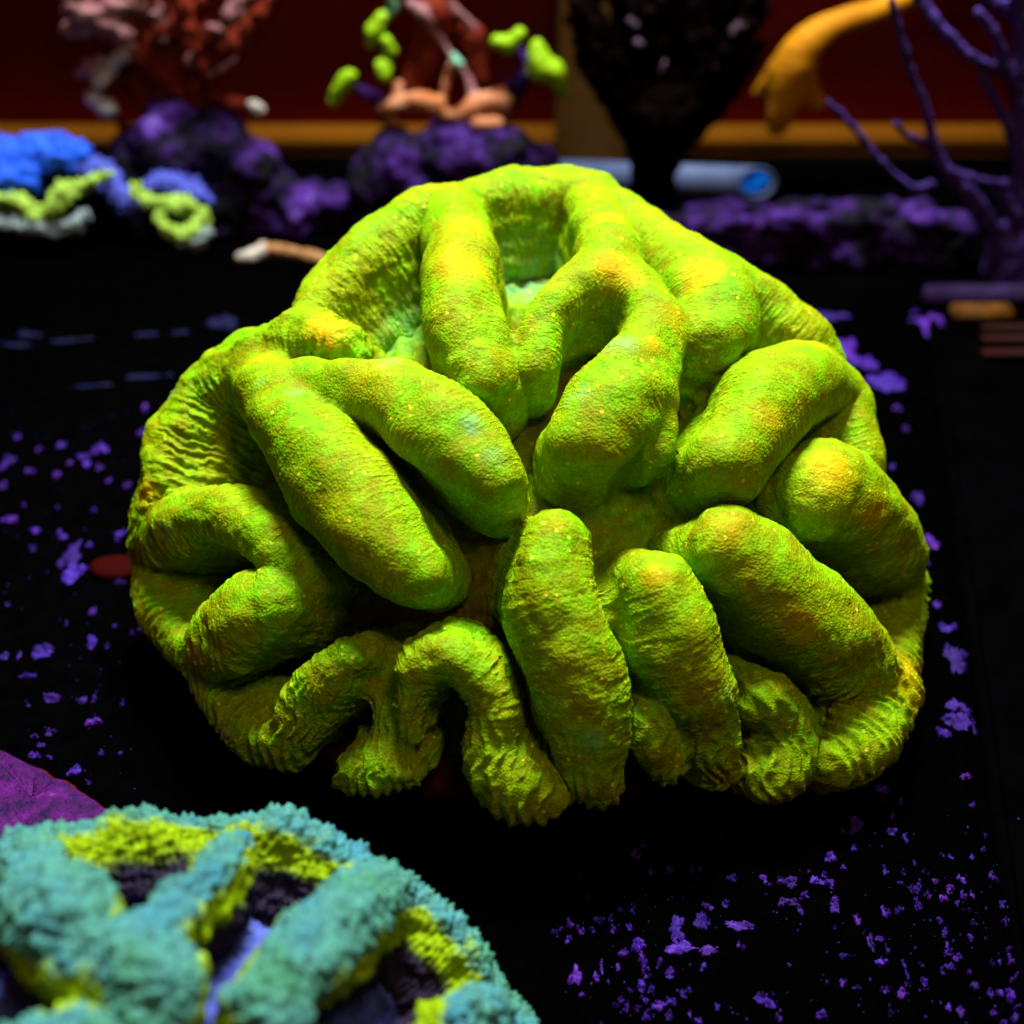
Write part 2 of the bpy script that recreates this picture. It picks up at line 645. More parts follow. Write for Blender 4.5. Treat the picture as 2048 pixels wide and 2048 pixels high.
m_dim = simple('dim_blue_crust', (.0006, .0004, .012), (.003, .002, .06), 300)
A7 = [(510, 730, 35, 50), (540, 800, 70, 30), (610, 700, 30, 45), (770, 720, 70, 20), (650, 820, 45, 20), (360, 800, 30, 25),
      (305, 828, 22, 15), (100, 920, 28, 40), (255, 735, 12, 22), (190, 690, 22, 12), (490, 918, 22, 22), (625, 885, 14, 20),
      (210, 880, 10, 30), (190, 930, 15, 25), (370, 965, 18, 28), (445, 1045, 30, 20), (490, 1090, 15, 20), (600, 1105, 15, 15),
      (545, 995, 14, 22), (315, 1050, 12, 20), (130, 995, 15, 10), (875, 1030, 42, 22), (860, 1000, 25, 15), (935, 1095, 15, 15),
      (1110, 1085, 22, 18), (985, 540, 30, 25), (1100, 535, 50, 15), (1140, 550, 20, 20), (985, 622, 45, 15), (1022, 650, 14, 22),
      (1160, 635, 26, 24), (1135, 440, 22, 20), (1240, 310, 30, 30), (1365, 490, 14, 16), (1395, 335, 20, 15), (1450, 360, 10, 18),
      (1350, 160, 28, 15), (1690, 110, 24, 14), (1715, 226, 16, 8), (1310, 800, 14, 36), (1350, 865, 28, 14), (1345, 770, 30, 10),
      (1375, 810, 8, 20), (1205, 840, 30, 12), (1430, 985, 20, 25), (1735, 960, 22, 18), (1895, 860, 28, 25), (1880, 995, 18, 20),
      (1910, 1045, 16, 12), (1625, 1050, 14, 25), (1680, 1070, 16, 20), (1195, 950, 14, 14), (1250, 970, 18, 10), (1365, 985, 14, 12),
      (1800, 515, 14, 14), (1720, 435, 14, 10), (1490, 605, 10, 12), (1545, 595, 10, 12), (1420, 660, 14, 10), (1425, 540, 14, 12),
      (1195, 480, 12, 18), (1240, 400, 12, 14), (740, 530, 22, 14), (650, 640, 28, 12), (715, 630, 18, 20), (1390, 1075, 12, 12),
      (1600, 430, 12, 10), (1632, 437, 10, 12), (1490, 465, 10, 12), (1770, 350, 8, 10), (1770, 410, 10, 8), (1395, 270, 8, 12),
      (1428, 212, 10, 10), (1440, 870, 12, 20), (1455, 915, 6, 22), (1600, 905, 10, 14), (1710, 910, 10, 12), (1855, 640, 10, 18),
      (1620, 800, 10, 18), (1360, 655, 10, 20), (1190, 330, 10, 14), (85, 710, 16, 18), (75, 770, 14, 22), (325, 985, 12, 12),
      (440, 880, 10, 18), (280, 890, 10, 22), (680, 1045, 10, 16), (385, 1020, 14, 14), (395, 1095, 16, 18), (570, 1075, 8, 18)]
A8 = [(295, 790, 55, 62), (325, 850, 62, 40), (265, 690, 30, 22), (380, 728, 25, 12), (430, 320, 40, 25), (360, 350, 35, 14),
      (430, 395, 30, 14), (375, 380, 25, 20), (130, 415, 26, 16), (240, 430, 20, 14), (40, 365, 50, 18), (10, 395, 20, 25),
      (45, 620, 45, 20), (150, 670, 28, 18), (140, 745, 18, 18), (10, 470, 25, 18), (510, 690, 25, 30), (190, 1170, 60, 22),
      (175, 1200, 45, 22), (120, 1290, 55, 12), (390, 1140, 32, 38), (400, 1018, 20, 16), (20, 1200, 25, 25), (80, 1205, 15, 25),
      (220, 1390, 38, 25), (350, 1400, 25, 26), (405, 1390, 16, 24), (395, 1490, 45, 22), (525, 1405, 12, 20), (220, 1535, 35, 18),
      (150, 1550, 22, 12), (170, 1590, 25, 12), (150, 1635, 35, 16), (210, 1645, 18, 10), (315, 1700, 35, 30), (435, 1625, 14, 12),
      (515, 1620, 12, 10), (380, 1750, 16, 8), (460, 1170, 12, 14), (495, 1075, 14, 10), (270, 300, 25, 16), (165, 320, 20, 14),
      (295, 380, 15, 12), (625, 140, 18, 22), (610, 245, 25, 16), (540, 475, 25, 14), (105, 560, 14, 10), (405, 580, 12, 8),
      (470, 450, 12, 18), (120, 1420, 14, 8), (520, 890, 40, 10), (570, 1110, 15, 10), (600, 1090, 10, 12), (35, 990, 12, 10),
      (285, 1070, 8, 12), (70, 270, 18, 12), (250, 570, 10, 8)]
AX = [(1659, 632, 42, 7), (1695, 701, 32, 18), (1725, 725, 24, 14), (1764, 763, 38, 16), (1790, 768, 16, 10), (1837, 995, 14, 12),
      (1862, 1082, 12, 14), (1832, 632, 16, 10), (1848, 650, 10, 16), (1868, 636, 14, 8), (1908, 1318, 20, 24), (1895, 1256, 20, 8),
      (1915, 1415, 20, 16), (1905, 1445, 28, 16), (1925, 1430, 12, 22), (1885, 1465, 14, 10), (1840, 1330, 10, 8), (1850, 1120, 8, 10),
      (1875, 1210, 8, 8), (1785, 935, 8, 6), (1812, 860, 8, 5), (1798, 818, 10, 5),
      (30, 690, 60, 5), (150, 680, 50, 5), (290, 668, 40, 5), (360, 665, 30, 5), (440, 648, 30, 16), (180, 772, 60, 4), (300, 752, 70, 6),
      (60, 668, 40, 6)]
tr = [(1100 + x * .4907, 1500 + y * .4907, a * .4907, b * .4907) for x, y, a, b in A7]
tr += [(x * .466, 750 + y * .466, a * .466, b * .466) for x, y, a, b in A8] + AX
rq = random.Random(21)
hub = [(rq.uniform(1150, 2030), rq.uniform(1720, 2040)) for _ in range(26)]
for k in range(105):
    hx, hy = rq.choice(hub)
    r_ = rq.uniform(3.5, 8.5)
    tr.append((min(hx + rq.gauss(0, 38), 2035), min(hy + rq.gauss(0, 26), 2060), r_ * rq.uniform(.7, 1.2), r_ * rq.uniform(.7, 1.3)))
for k, (x, y, a, b) in enumerate(tr):
    p = on_z(x, y, 0.0)
    q = mpp(p)
    fore = abs(ray(x, y)[2])
    me = crust_mesh((p[0], p[1], -.0002), a * q * (1.2 if x > 900 else .95), b * q / fore * (1.2 if x > 900 else .95), random.uniform(-.2, .2), min(.0018, .0007 + .25 * min(a, b) * q), 100 + k)
    link('coralline_patch', me, m_dim if y < 780 and x < 500 else m_crust, plate)
# fine specks: nobody could count them
bmS = bmesh.new()
rr = random.Random(5)
for k in range(560):
    if k < 470:
        x, y = rr.uniform(1130, 2040), rr.uniform(1560, 2048)
        if rr.random() > (y - 1560) / 380 * (.35 + .65 * (.5 + .5 * math.sin(x * .021 + y * .013))): continue
        if 1450 < x < 1640 and 1870 < y < 1960: continue
    else:
        x, y = rr.uniform(0, 300), rr.uniform(820, 1600)
    p = on_z(x, y, 0)
    s = rr.uniform(.00006, .0002)
    r = bmesh.ops.create_icosphere(bmS, subdivisions=1, radius=s)
    e = rr.uniform(.6, 2.2)
    for v in r['verts']:
        v.co = Vector((v.co.x * rr.uniform(.8, 1.2) + p[0], v.co.y * e + p[1], v.co.z * .7 + .0001))
me = bpy.data.meshes.new('coralline_specks'); bmS.to_mesh(me); bmS.free()
link('coralline_specks', me, m_crust, plate, kind='stuff')

# ================================================================== the big lime green coral
EC = np.array([.002, .028, 0.0])
EA = np.array([.0705, .074, .0635])


def make_ridges(defs, c, ax, step=.0025, fat=1.0, zlow=.0095):
    out = []
    for pts in defs:
        P, Nn = [], []
        for t in pts:
            x, y, r = t[:3]
            dz = t[3] if len(t) > 3 else 0
            p, n = on_ellipsoid(x * K, y * K, c, ax)
            if p[2] < zlow:                    # low on the skirt: stand it just above the tray instead
                p = on_z(x * K, y * K, zlow)
                n = np.r_[(p - c)[:2] / np.linalg.norm((p - c)[:2]) * .85, .53]
            p = p + n * dz * .001
            P.append([*p, r * fat * K * mpp(p), *n])
        R = resample(P, step)
        nn = R[:, 4:7] / np.linalg.norm(R[:, 4:7], axis=1, keepdims=True)
        out.append((R[:, :4], nn))
    return out


RID = [
    # left pair of long fingers
    [(470, 670, 55), (520, 745, 70), (590, 840, 84), (660, 935, 90), (725, 1020, 88), (785, 1075, 68)],
    [(560, 735, 55), (640, 735, 62), (730, 742, 70), (815, 795, 76), (885, 865, 76), (930, 915, 62)],
    # left rim
    [(640, 640, 40), (570, 640, 52), (490, 680, 50), (405, 735, 54), (355, 825, 62), (325, 925, 62), (300, 1020, 52)],
    [(300, 1020, 44), (360, 985, 45), (425, 972, 44), (478, 998, 40), (520, 1040, 34), (560, 1095, 28, -4)],
    [(285, 1040, 40), (300, 1120, 42), (330, 1195, 42), (370, 1235, 45)],
    [(385, 1245, 44), (440, 1195, 60), (495, 1148, 72), (518, 1135, 66)],
    [(390, 1290, 34), (430, 1340, 40), (490, 1385, 46), (545, 1400, 44)],
    [(550, 1395, 42), (592, 1330, 62), (634, 1275, 66), (658, 1248, 52)],
    # front skirt
    [(665, 1455, 40), (720, 1445, 52), (770, 1455, 40)],
    [(722, 1405, 42, -2), (715, 1335, 46, -5), (700, 1280, 44, -9)],
    [(780, 1385, 34), (770, 1330, 44), (790, 1270, 52), (838, 1240, 52), (893, 1270, 52), (930, 1340, 46), (925, 1410, 52), (965, 1460, 62), (1030, 1490, 54)],
    [(1048, 1024, 78), (1038, 1110, 97), (1066, 1200, 92), (1090, 1300, 82), (1108, 1400, 68), (1130, 1485, 54)],
    [(1228, 1110, 78), (1258, 1180, 86), (1295, 1270, 80), (1330, 1360, 60), (1345, 1450, 50)],
    [(1230, 1355, 38), (1238, 1400, 50), (1255, 1450, 44)],
    [(1435, 1315, 52), (1470, 1380, 70), (1455, 1448, 68)],
    [(1570, 1440, 40), (1615, 1420, 44), (1650, 1375, 46), (1680, 1310, 46)],
    # right side
    [(1365, 1032, 72), (1430, 1085, 86), (1510, 1160, 92), (1585, 1235, 86), (1625, 1320, 76), (1600, 1410, 55)],
    [(1545, 935, 86), (1610, 965, 86), (1670, 1030, 72), (1705, 1110, 50), (1700, 1180, 50), (1670, 1250, 60), (1655, 1330, 50)],
    [(1365, 870, 76), (1405, 800, 82), (1450, 740, 78), (1530, 720, 66), (1580, 750, 50), (1600, 820, 42), (1620, 880, 45)],
    # upper right
    [(1120, 395, 40), (1190, 420, 48), (1250, 470, 56), (1310, 530, 72), (1345, 590, 84), (1335, 640, 68)],
    [(1270, 470, 40), (1340, 525, 46), (1430, 580, 50), (1500, 640, 48), (1555, 690, 44)],
    # centre top
    [(1110, 390, 44), (1140, 450, 58), (1140, 510, 62), (1070, 558, 52), (1022, 605, 46), (1010, 670, 40, -2)],
    [(1145, 515, 60), (1222, 588, 56), (1226, 668, 70), (1172, 752, 86), (1108, 825, 74)],
    [(1236, 680, 56), (1252, 760, 50, -1), (1248, 830, 40, -3)],
    # back
    [(862, 400, 52), (868, 480, 70), (878, 570, 78), (890, 650, 78), (915, 700, 58)],
    [(590, 595, 40), (650, 525, 52), (720, 470, 56), (795, 425, 56), (870, 400, 52), (950, 385, 46), (1040, 380, 46), (1115, 390, 44)],
]
RUF = [.2, .15, 1, .6, 1, .5, 1, .6, 1, .6, .7, .35, .35, .4, .7, 1, .25, .4, .25, .3, .45, .25, .15, .3, .2, .6]
for k in (2, 3, 4, 6, 8, 15, 20, 25):                       # the outer wall is thicker than it first looks
    RID[k] = [(t[0], t[1], t[2] * 1.13, *t[3:]) for t in RID[k]]
ridges = make_ridges(RID, EC, EA)
g = Grid((-.088, -.064, -.002), (.090, .125, .084), .0006)
g.ellipsoid((EC[0], EC[1], EC[2]), EA - .0135, .002)
for R, nn in ridges:
    S = []
    for f, kk in ((0, 1.0), (.6, 1.0), (1.25, 1.0), (2.0, 1.02)):
        Q = R.copy()
        Q[:, :3] -= nn * (R[:, 3:4] * f)
        Q[:, 3] *= kk
        S += segs_of(Q)
    g.capsules(S, .0013)
g.cut_below(.0035)
V, Q = g.mesh()
V = lap(V, Q, 3, .5)
fine = make_ridges(RID, EC, EA, .0009)
D, S, ID, CR, D2 = nearest_ridge(V, fine)
wgt = sstep(.0002, .0016, D2 - D)
floor_v = (ID < 0) | (D > .0022)
fid = np.where(floor_v, len(RID), ID)[Q[:, 0]]
ruf0 = np.array(RUF + [.5])[ID]
V, Q, (D, S, CR, wgt, ruf, flv), par = subdivide(V, Q, (D, S, CR, wgt, ruf0, floor_v.astype(float)))
fid = fid[par]
V = lap(V, Q, 1, .5)
print('main coral faces', len(Q))
ql = np.linalg.norm((V - EC) / EA, axis=1)
skirt = sstep(.036, .012, V[:, 2])
ruf = np.clip(ruf * (1 - .6 * skirt) + .25 * skirt, 0, 1.0)
Nv = vnormals(V, Q)
flank = sstep(.95, .45, CR)
w1 = vnoise(V * 260, 3); w2 = vnoise(V * 900, 5)
rib = lambda x: (.5 + .5 * np.cos(6.2832 * x)) ** 1.6
st_f = rib(S / .00105 + .5 * w1 + .12 * w2)
st_c = rib(S / .0017 + .55 * w1 + .3 * w2)
gran = np.clip(.85 - cells(V / .00095, 21), 0, 1)
gran2 = np.clip(.85 - cells(V / .0021, 25), 0, 1)
amp = .5 + .5 * vnoise(V * 120, 8)
near = sstep(.004, .001, D) * wgt
az = np.arctan2(V[:, 0] - EC[0], -(V[:, 1] - EC[1]))
disp = (.00013 * st_f * (.4 + .6 * flank) * (.4 + amp) * near
        + .00062 * (st_c - .4) * ruf ** 1.4 * (.15 + .85 * flank) * (.4 + .7 * amp) * near
        + .00009 * gran * (.5 + .8 * ruf) + .0007 * flv * vnoise(V * 600, 15) + .0004 * gran2 * (.08 + ruf)
        + .0016 * vnoise(V * 42, 14) + .0013 * vnoise(V * 75, 9) + .0007 * vnoise(V * 190, 13) + .0003 * vnoise(V * 420, 10) * (.4 + ruf)
        + .0007 * (rib(az * .066 / .0017 + .9 * w1 + .2 * w2) - .4) * skirt * (.5 + .8 * amp))
V = V + Nv * disp[:, None]
V[:, 2] = np.maximum(V[:, 2], .0026)
ORANGE = [(615, 600, 75, 1.0), (480, 660, 40, .4), (1165, 500, 60, .9), (1150, 400, 35, .4), (1320, 510, 55, .75), (1300, 590, 50, .4),
          (1530, 640, 45, .4), (1565, 890, 55, .7), (1640, 960, 50, .5), (1690, 1190, 60, .9), (1690, 1280, 65, .6), (1600, 1460, 65, .5),
          (870, 500, 70, .45), (1440, 790, 55, .4), (1370, 990, 55, .4), (1235, 1085, 45, .45), (360, 1240, 45, .5), (1500, 1180, 65, .35),
          (1050, 985, 35, .3), (880, 420, 50, .3), (1240, 640, 30, .5), (1280, 800, 40, .5), (270, 930, 35, .6), (700, 690, 60, .25)]
TEAL = [(990, 515, 42, 1.0), (740, 635, 48, .55), (1115, 1390, 30, .8), (1130, 1350, 20, .6), (890, 800, 28, .6), (930, 860, 28, .35),
        (1170, 650, 36, .5), (1085, 740, 34, .4), (490, 990, 25, .6), (1370, 1310, 22, .5), (310, 1010, 24, .5), (825, 1250, 18, .6),
        (1308, 790, 16, .8), (560, 745, 25, .4), (500, 730, 22, .4), (262, 1080, 25, .5), (300, 1180, 22, .5), (415, 1380, 20, .5),
        (720, 670, 40, .35), (1075, 1270, 22, .35), (330, 740, 25, .4)]
pig = np.zeros((len(V), 3))
pig[:, 0] = spots(V, ORANGE, EC, EA + .006, 0, K)
pig[:, 1] = spots(V, TEAL, EC, EA + .005, 0, K)
teal_floor = spots(V, [(975, 545, 120, 1.0), (755, 640, 110, .7)], EC, EA - .015, 0, K)
pig[:, 1] = np.maximum(pig[:, 1], teal_floor)
pig[:, 2] = 1 - near * (.2 + .8 * flank)
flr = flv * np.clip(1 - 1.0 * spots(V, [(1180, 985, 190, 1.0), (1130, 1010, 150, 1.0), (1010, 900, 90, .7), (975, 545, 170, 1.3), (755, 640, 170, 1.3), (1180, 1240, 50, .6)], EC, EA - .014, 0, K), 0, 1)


def coral_mat(nt, b):
    pg = N(nt, 'ShaderNodeSeparateColor')
    nt.links.new(attr(nt, 'pigment').outputs['Color'], pg.inputs[0])
    n1 = noise_node(nt, 75, 4, .6)
    n2 = noise_node(nt, 620, 4, .7)
    n3 = noise_node(nt, 260, 3, .6)
    base = ramp(nt, n1.outputs['Fac'], [(.30, (.150, .45, .0007)), (.5, (.215, .43, .0006)), (.70, (.31, .38, .0006))])
    fine = ramp(nt, n2.outputs['Fac'], [(.3, (.50, .47, .4)), (.5, (.86, .88, .8)), (.68, (1.2, 1.22, 1.3))])
    base = mix(nt, .8, base, fine, 'MULTIPLY')
    # tan flesh showing through in patches
    olive = ramp(nt, n3.outputs['Fac'], [(.40, (0, 0, 0)), (.64, (.75, .75, .75))])
    base = mix(nt, olive, base, (.235, .20, .0006))
    # orange patches
    of = math_n(nt, 'MULTIPLY', pg.outputs[0], math_n(nt, 'ADD', n3.outputs['Fac'], .45))
    base = mix(nt, math_n(nt, 'MULTIPLY', of, 1.05), base, (.58, .35, .0007))
    # teal patches
    tn = ramp(nt, noise_node(nt, 300, 4, .7).outputs['Fac'], [(.36, (0, 0, 0)), (.6, (1, 1, 1))])
    tf = math_n(nt, 'MULTIPLY', pg.outputs[1], math_n(nt, 'MULTIPLY', tn, .85))
    base = mix(nt, tf, base, (.15, .42, .20))
    # tiny yellow grains
    tc = N(nt, 'ShaderNodeTexCoord')
    vo = N(nt, 'ShaderNodeTexVoronoi'); vo.inputs['Scale'].default_value = 620
    nt.links.new(tc.outputs['Object'], vo.inputs['Vector'])
    dot = math_n(nt, 'LESS_THAN', vo.outputs['Distance'], .19)
    sc = N(nt, 'ShaderNodeSeparateColor'); nt.links.new(vo.outputs['Color'], sc.inputs[0])
    dot = math_n(nt, 'MULTIPLY', dot, math_n(nt, 'GREATER_THAN', sc.outputs[0], .74))
    base = mix(nt, math_n(nt, 'MULTIPLY', dot, .75), base, (.75, .65, .03))
    # thin pale rib lines that run over the folds
    s = attr(nt, 'rib').outputs['Fac']
    ph = math_n(nt, 'ADD', math_n(nt, 'MULTIPLY', s, 1 / .00082), math_n(nt, 'MULTIPLY', n3.outputs['Fac'], 2.2))
    sn = math_n(nt, 'SINE', math_n(nt, 'MULTIPLY', ph, 6.2832))
    line = math_n(nt, 'POWER', math_n(nt, 'MULTIPLY', math_n(nt, 'ADD', sn, 1), .5), 3)
    line = math_n(nt, 'MULTIPLY', line, math_n(nt, 'SUBTRACT', 1.0, pg.outputs[2]))
    line = math_n(nt, 'MULTIPLY', line, ramp(nt, n2.outputs['Fac'], [(.35, (.15, .15, .15)), (.6, (1, 1, 1))]))
    base = mix(nt, math_n(nt, 'MULTIPLY', line, .42), base, (.36, .70, .008))
    # papillae: close-set little beads, paler than the skin between them
    vp = N(nt, 'ShaderNodeTexVoronoi'); vp.inputs['Scale'].default_value = 2300
    nt.links.new(tc.outputs['Object'], vp.inputs['Vector'])
    bead = math_n(nt, 'SUBTRACT', 1.0, vp.outputs['Distance'])
    base = mix(nt, .3, base, ramp(nt, bead, [(.25, (.55, .5, .5)), (.6, (1, 1, 1)), (.9, (1.25, 1.2, 1.2))]), 'MULTIPLY')
    # darker olive brown on the valley floors
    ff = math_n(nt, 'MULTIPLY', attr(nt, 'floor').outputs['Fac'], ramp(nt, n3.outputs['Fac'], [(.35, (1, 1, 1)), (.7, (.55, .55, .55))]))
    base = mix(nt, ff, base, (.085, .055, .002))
    nt.links.new(base, b.inputs['Base Color'])
    b.inputs['Roughness'].default_value = .6
    b.inputs['Specular IOR Level'].default_value = .06
    n4 = noise_node(nt, 1500, 3, .6)
    h = math_n(nt, 'ADD', math_n(nt, 'MULTIPLY', line, .9), math_n(nt, 'ADD', math_n(nt, 'MULTIPLY', bead, .6), n2.outputs['Fac']))
    bump(nt, b, h, .00019)
    b.inputs['Subsurface Weight'].default_value = .4
    b.inputs['Subsurface Radius'].default_value = (1.0, .9, .2)
    b.inputs['Subsurface Scale'].default_value = .0013


m_coral = mat('lime_coral_flesh', coral_mat)
coral = thing('brain_coral', (EC[0], EC[1], 0), 'large lime green brain coral with fat folded lobes on the black tray', 'coral')
names = {k: 'lobe' for k in range(len(RID))}
names[len(RID)] = 'valley_floor'
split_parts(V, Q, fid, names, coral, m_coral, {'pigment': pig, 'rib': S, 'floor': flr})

# skeleton foot under the flesh
m_skel = simple('red_brown_skeleton', (.05, .006, .002), (.09, .014, .004), 300, .85, .0006, .03)
g = Grid((-.07, -.05, -.001), (.075, .11, .02), .001)
g.ellipsoid((EC[0], EC[1], .002), (.060, .0655, .012), .002)
g.cut_below(.00005)
Vb, Qb = g.mesh()
Nb = vnormals(Vb, Qb)
Vb[:, :2] += (Nb * (.0014 * fbm(Vb * 180, 31))[:, None])[:, :2]
Vb[:, 2] = np.maximum(Vb[:, 2], .0002)
link('skeleton_base', mesh_np('skeleton_base', Vb, Qb), m_skel, coral)
del V, Q, D, S, ID, CR, Nv, pig

# ================================================================== the teal coral in front
FC = np.array([-.041, -.100, 0.0])
FA = np.array([.0455, .044, .047])
FR = [
    [(-140, 1700, 60), (-60, 1620, 55), (30, 1600, 52), (130, 1590, 44), (260, 1572, 38), (400, 1568, 38), (520, 1580, 42), (640, 1612, 42), (740, 1652, 44), (830, 1712, 46), (905, 1780, 46), (960, 1850, 48), (975, 1915, 56), (900, 1925, 58), (850, 1930, 48)],
    [(40, 1640, 55), (90, 1705, 76), (145, 1775, 74), (185, 1820, 50)],
    [(455, 1600, 40), (400, 1655, 46), (330, 1715, 48), (275, 1800, 70), (290, 1860, 82), (290, 1900, 76)],
    [(770, 1665, 44), (700, 1710, 60), (640, 1755, 54), (575, 1815, 66), (515, 1860, 60), (500, 1905, 72)],
    [(50, 1990, 60), (120, 1960, 55), (190, 1990, 60), (290, 2080, 60)],
    [(975, 1920, 56), (960, 2010, 60), (880, 2080, 60)],
]
fr = make_ridges(FR, FC, FA, .002, 1.06)
g = Grid((-.098, -.132, -.001), (.016, -.046, .058), .00055)
g.ellipsoid(FC, FA - .0095, .002)
for R, nn in fr:
    S_ = []
    for f, kk in ((0, 1.0), (.6, 1.05), (1.3, 1.05), (2.0, 1.0)):
        Qr = R.copy()
        Qr[:, :3] -= nn * (R[:, 3:4] * f)
        Qr[:, 3] *= kk
        S_ += segs_of(Qr)
    g.capsules(S_, .0012)
g.cut_below(.0006)
V, Q = g.mesh()
V = lap(V, Q, 2, .5)
D, S, ID, CR, D2 = nearest_ridge(V, make_ridges(FR, FC, FA, .001, 1.06))
floor_v = (ID < 0) | (D > .0022)
fid = np.where(floor_v, len(FR), ID)[Q[:, 0]]
V, Q, (D, S, flv), par = subdivide(V, Q, (D, S, floor_v.astype(float)))
fid = fid[par]
V = lap(V, Q, 1, .5)
print('teal coral faces', len(Q))
ql = np.linalg.norm((V - FC) / FA, axis=1)
dep = (ql - 1) * .045                                        # metres above the centre-line dome, roughly
Nv = vnormals(V, Q)
wall = sstep(-.0036, -.0018, dep + .0008 * vnoise(V * 500, 48))  # falls to zero low down, where shade is painted on the valley sides
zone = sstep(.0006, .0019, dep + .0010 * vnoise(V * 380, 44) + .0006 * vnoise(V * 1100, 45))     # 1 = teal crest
c1 = cells(V / .00085, 51); c2 = cells(V / .0020, 61)
cone = np.clip(.8 - c1, 0, 1) ** 1.3; cone2 = np.clip(.85 - c2, 0, 1)
disp = (.0013 * (cone - .2) * (.45 + .55 * zone) + .0015 * (cone2 - .3) * zone + .0008 * vnoise(V * 300, 46) + .0016 * vnoise(V * 110, 50)
        + .0003 * rib(S / .0010 + .9 * vnoise(V * 400, 47)) * (1 - zone) * (1 - flv) + .0006 * vnoise(V * 900, 49) * (1 - zone))
V = V + Nv * disp[:, None]
V[:, 2] = np.maximum(V[:, 2], .0001)
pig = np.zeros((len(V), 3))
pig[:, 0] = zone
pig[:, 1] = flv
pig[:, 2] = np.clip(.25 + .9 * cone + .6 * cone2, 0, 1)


def teal_mat(nt, b):
    pg = N(nt, 'ShaderNodeSeparateColor')
    nt.links.new(attr(nt, 'pigment').outputs['Color'], pg.inputs[0])
    n1 = noise_node(nt, 110, 4, .6); n2 = noise_node(nt, 900, 4, .7)
    teal = ramp(nt, n1.outputs['Fac'], [(.3, (.060, .24, .12)), (.5, (.068, .255, .215)), (.7, (.045, .23, .33))])
    teal = mix(nt, .7, teal, ramp(nt, n2.outputs['Fac'], [(.3, (.4, .4, .4)), (.5, (.9, .9, .9)), (.7, (1.4, 1.4, 1.4))]), 'MULTIPLY')
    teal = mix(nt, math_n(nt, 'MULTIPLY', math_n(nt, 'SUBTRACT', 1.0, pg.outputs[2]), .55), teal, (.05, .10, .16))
    yel = ramp(nt, n2.outputs['Fac'], [(.3, (.12, .15, .001)), (.55, (.24, .38, .0015)), (.75, (.36, .54, .003))])
    blu = ramp(nt, n1.outputs['Fac'], [(.36, (.012, .012, .05)), (.5, (.05, .07, .34)), (.7, (.11, .15, .56))])
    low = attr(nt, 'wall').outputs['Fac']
    yel = mix(nt, low, (.018, .012, .03), yel)  # shadow gap above the blue floor, painted in as dark violet
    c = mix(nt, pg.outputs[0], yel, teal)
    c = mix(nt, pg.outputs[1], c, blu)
    nt.links.new(c, b.inputs['Base Color'])
    b.inputs['Specular IOR Level'].default_value = .06
    n4 = noise_node(nt, 2200, 3, .6)
    bump(nt, b, n4.outputs['Fac'], .0004)


teal = thing('brain_coral', (FC[0], FC[1], 0), 'teal brain coral with bristly ridges and yellow green valley walls', 'coral')
names = {k: 'lobe' for k in range(len(FR))}
names[len(FR)] = 'valley_floor'
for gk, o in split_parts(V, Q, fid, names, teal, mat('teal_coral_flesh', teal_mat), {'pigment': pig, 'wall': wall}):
    if gk == len(FR): o['label'] = 'blue valley floor between the ridges'
del V, Q, D, S, ID, CR, Nv, pig


# ================================================================== generic lumpy things from blobs and branches
def blobby(parent, groups, voxel, mats, k=.001, noise=((.0006, 300),), zmin=None, subdiv=0, extra=None, lapn=1):
    """groups: list of (part name, [polyline of (x,y,z,r)], material key); one continuous surface cut into parts"""
    pts = np.vstack([np.array(pl, float) for _, pls, _ in groups for pl in pls])
    lo = (pts[:, :3] - pts[:, 3:4]).min(0) - .003
    hi = (pts[:, :3] + pts[:, 3:4]).max(0) + .003
    G = Grid(lo, hi, voxel)
    rl, gi = [], []
    for q, (nm, pls, mk) in enumerate(groups):
        for pl in pls:
            R = resample(pl, .003)
            R[:, 3] = np.maximum(R[:, 3], voxel * .8)
            G.capsules(segs_of(R), k)
            nn = np.tile(np.array([0, -.4, .9]), (len(R), 1))
            rl.append((R, nn)); gi.append(q)
    if zmin is not None: G.cut_below(zmin)
    V, Q = G.mesh()
    V = lap(V, Q, lapn, .5)
    D, S, ID, CR, _ = nearest_ridge(V, rl, .01)
    Nv = vnormals(V, Q)
    d = sum(a * fbm(V * f, 70 + i, 2) for i, (a, f) in enumerate(noise))
    if extra is not None: d = d + extra(V, S, CR)
    V = V + Nv * d[:, None]
    if zmin is not None: V[:, 2] = np.maximum(V[:, 2], zmin)
    gv = np.array(gi + [0])[ID]
    fid = gv[Q[:, 0]]
    for q, (nm, pls, mk) in enumerate(groups):
        split_parts(V, Q, fid, {q: nm}, parent, mats[mk], {})


def Y(px, py, y, r=None):          # px point on the vertical plane at depth y, radius in px
    p = on_y(px, py, y)
    return (*p,) if r is None else (*p, r * mpp(p))


# ------------------------------------------------------------------ materials for the background
m_blue = simple('blue_flesh', (.012, .07, .62), (.02, .13, .95), 160, .6, .0004)
m_violet = simple('violet_blue_flesh', (.045, .05, .36), (.09, .11, .58), 200, .6, .0004)
m_lime = simple('lime_rim', (.24, .36, .03), (.42, .66, .09), 220, .6, .0004)
m_pale = simple('pale_fringe', (.16, .20, .26), (.34, .42, .40), 500, .7, .0004)
m_dark = simple('black_rock', (.0015, .0013, .002), (.005, .003, .009), 200, .9, .0008, .02)
m_red = simple('red_frond', (.10, .006, .002), (.24, .03, .012), 170, .8, .0006, .05)
m_pink = simple('pink_frond', (.20, .06, .06), (.42, .20, .22), 260, .8, .0006, .05)
m_cream = simple('cream_tip', (.38, .30, .26), (.66, .58, .52), 200, .7, .0004)
m_orange = simple('orange_frond', (.50, .16, .001), (.68, .27, .001), 40, .7, .0002)
m_tan = simple('tan_pillar', (.22, .095, .022), (.28, .12, .028), 25, .85, .0002, .03)
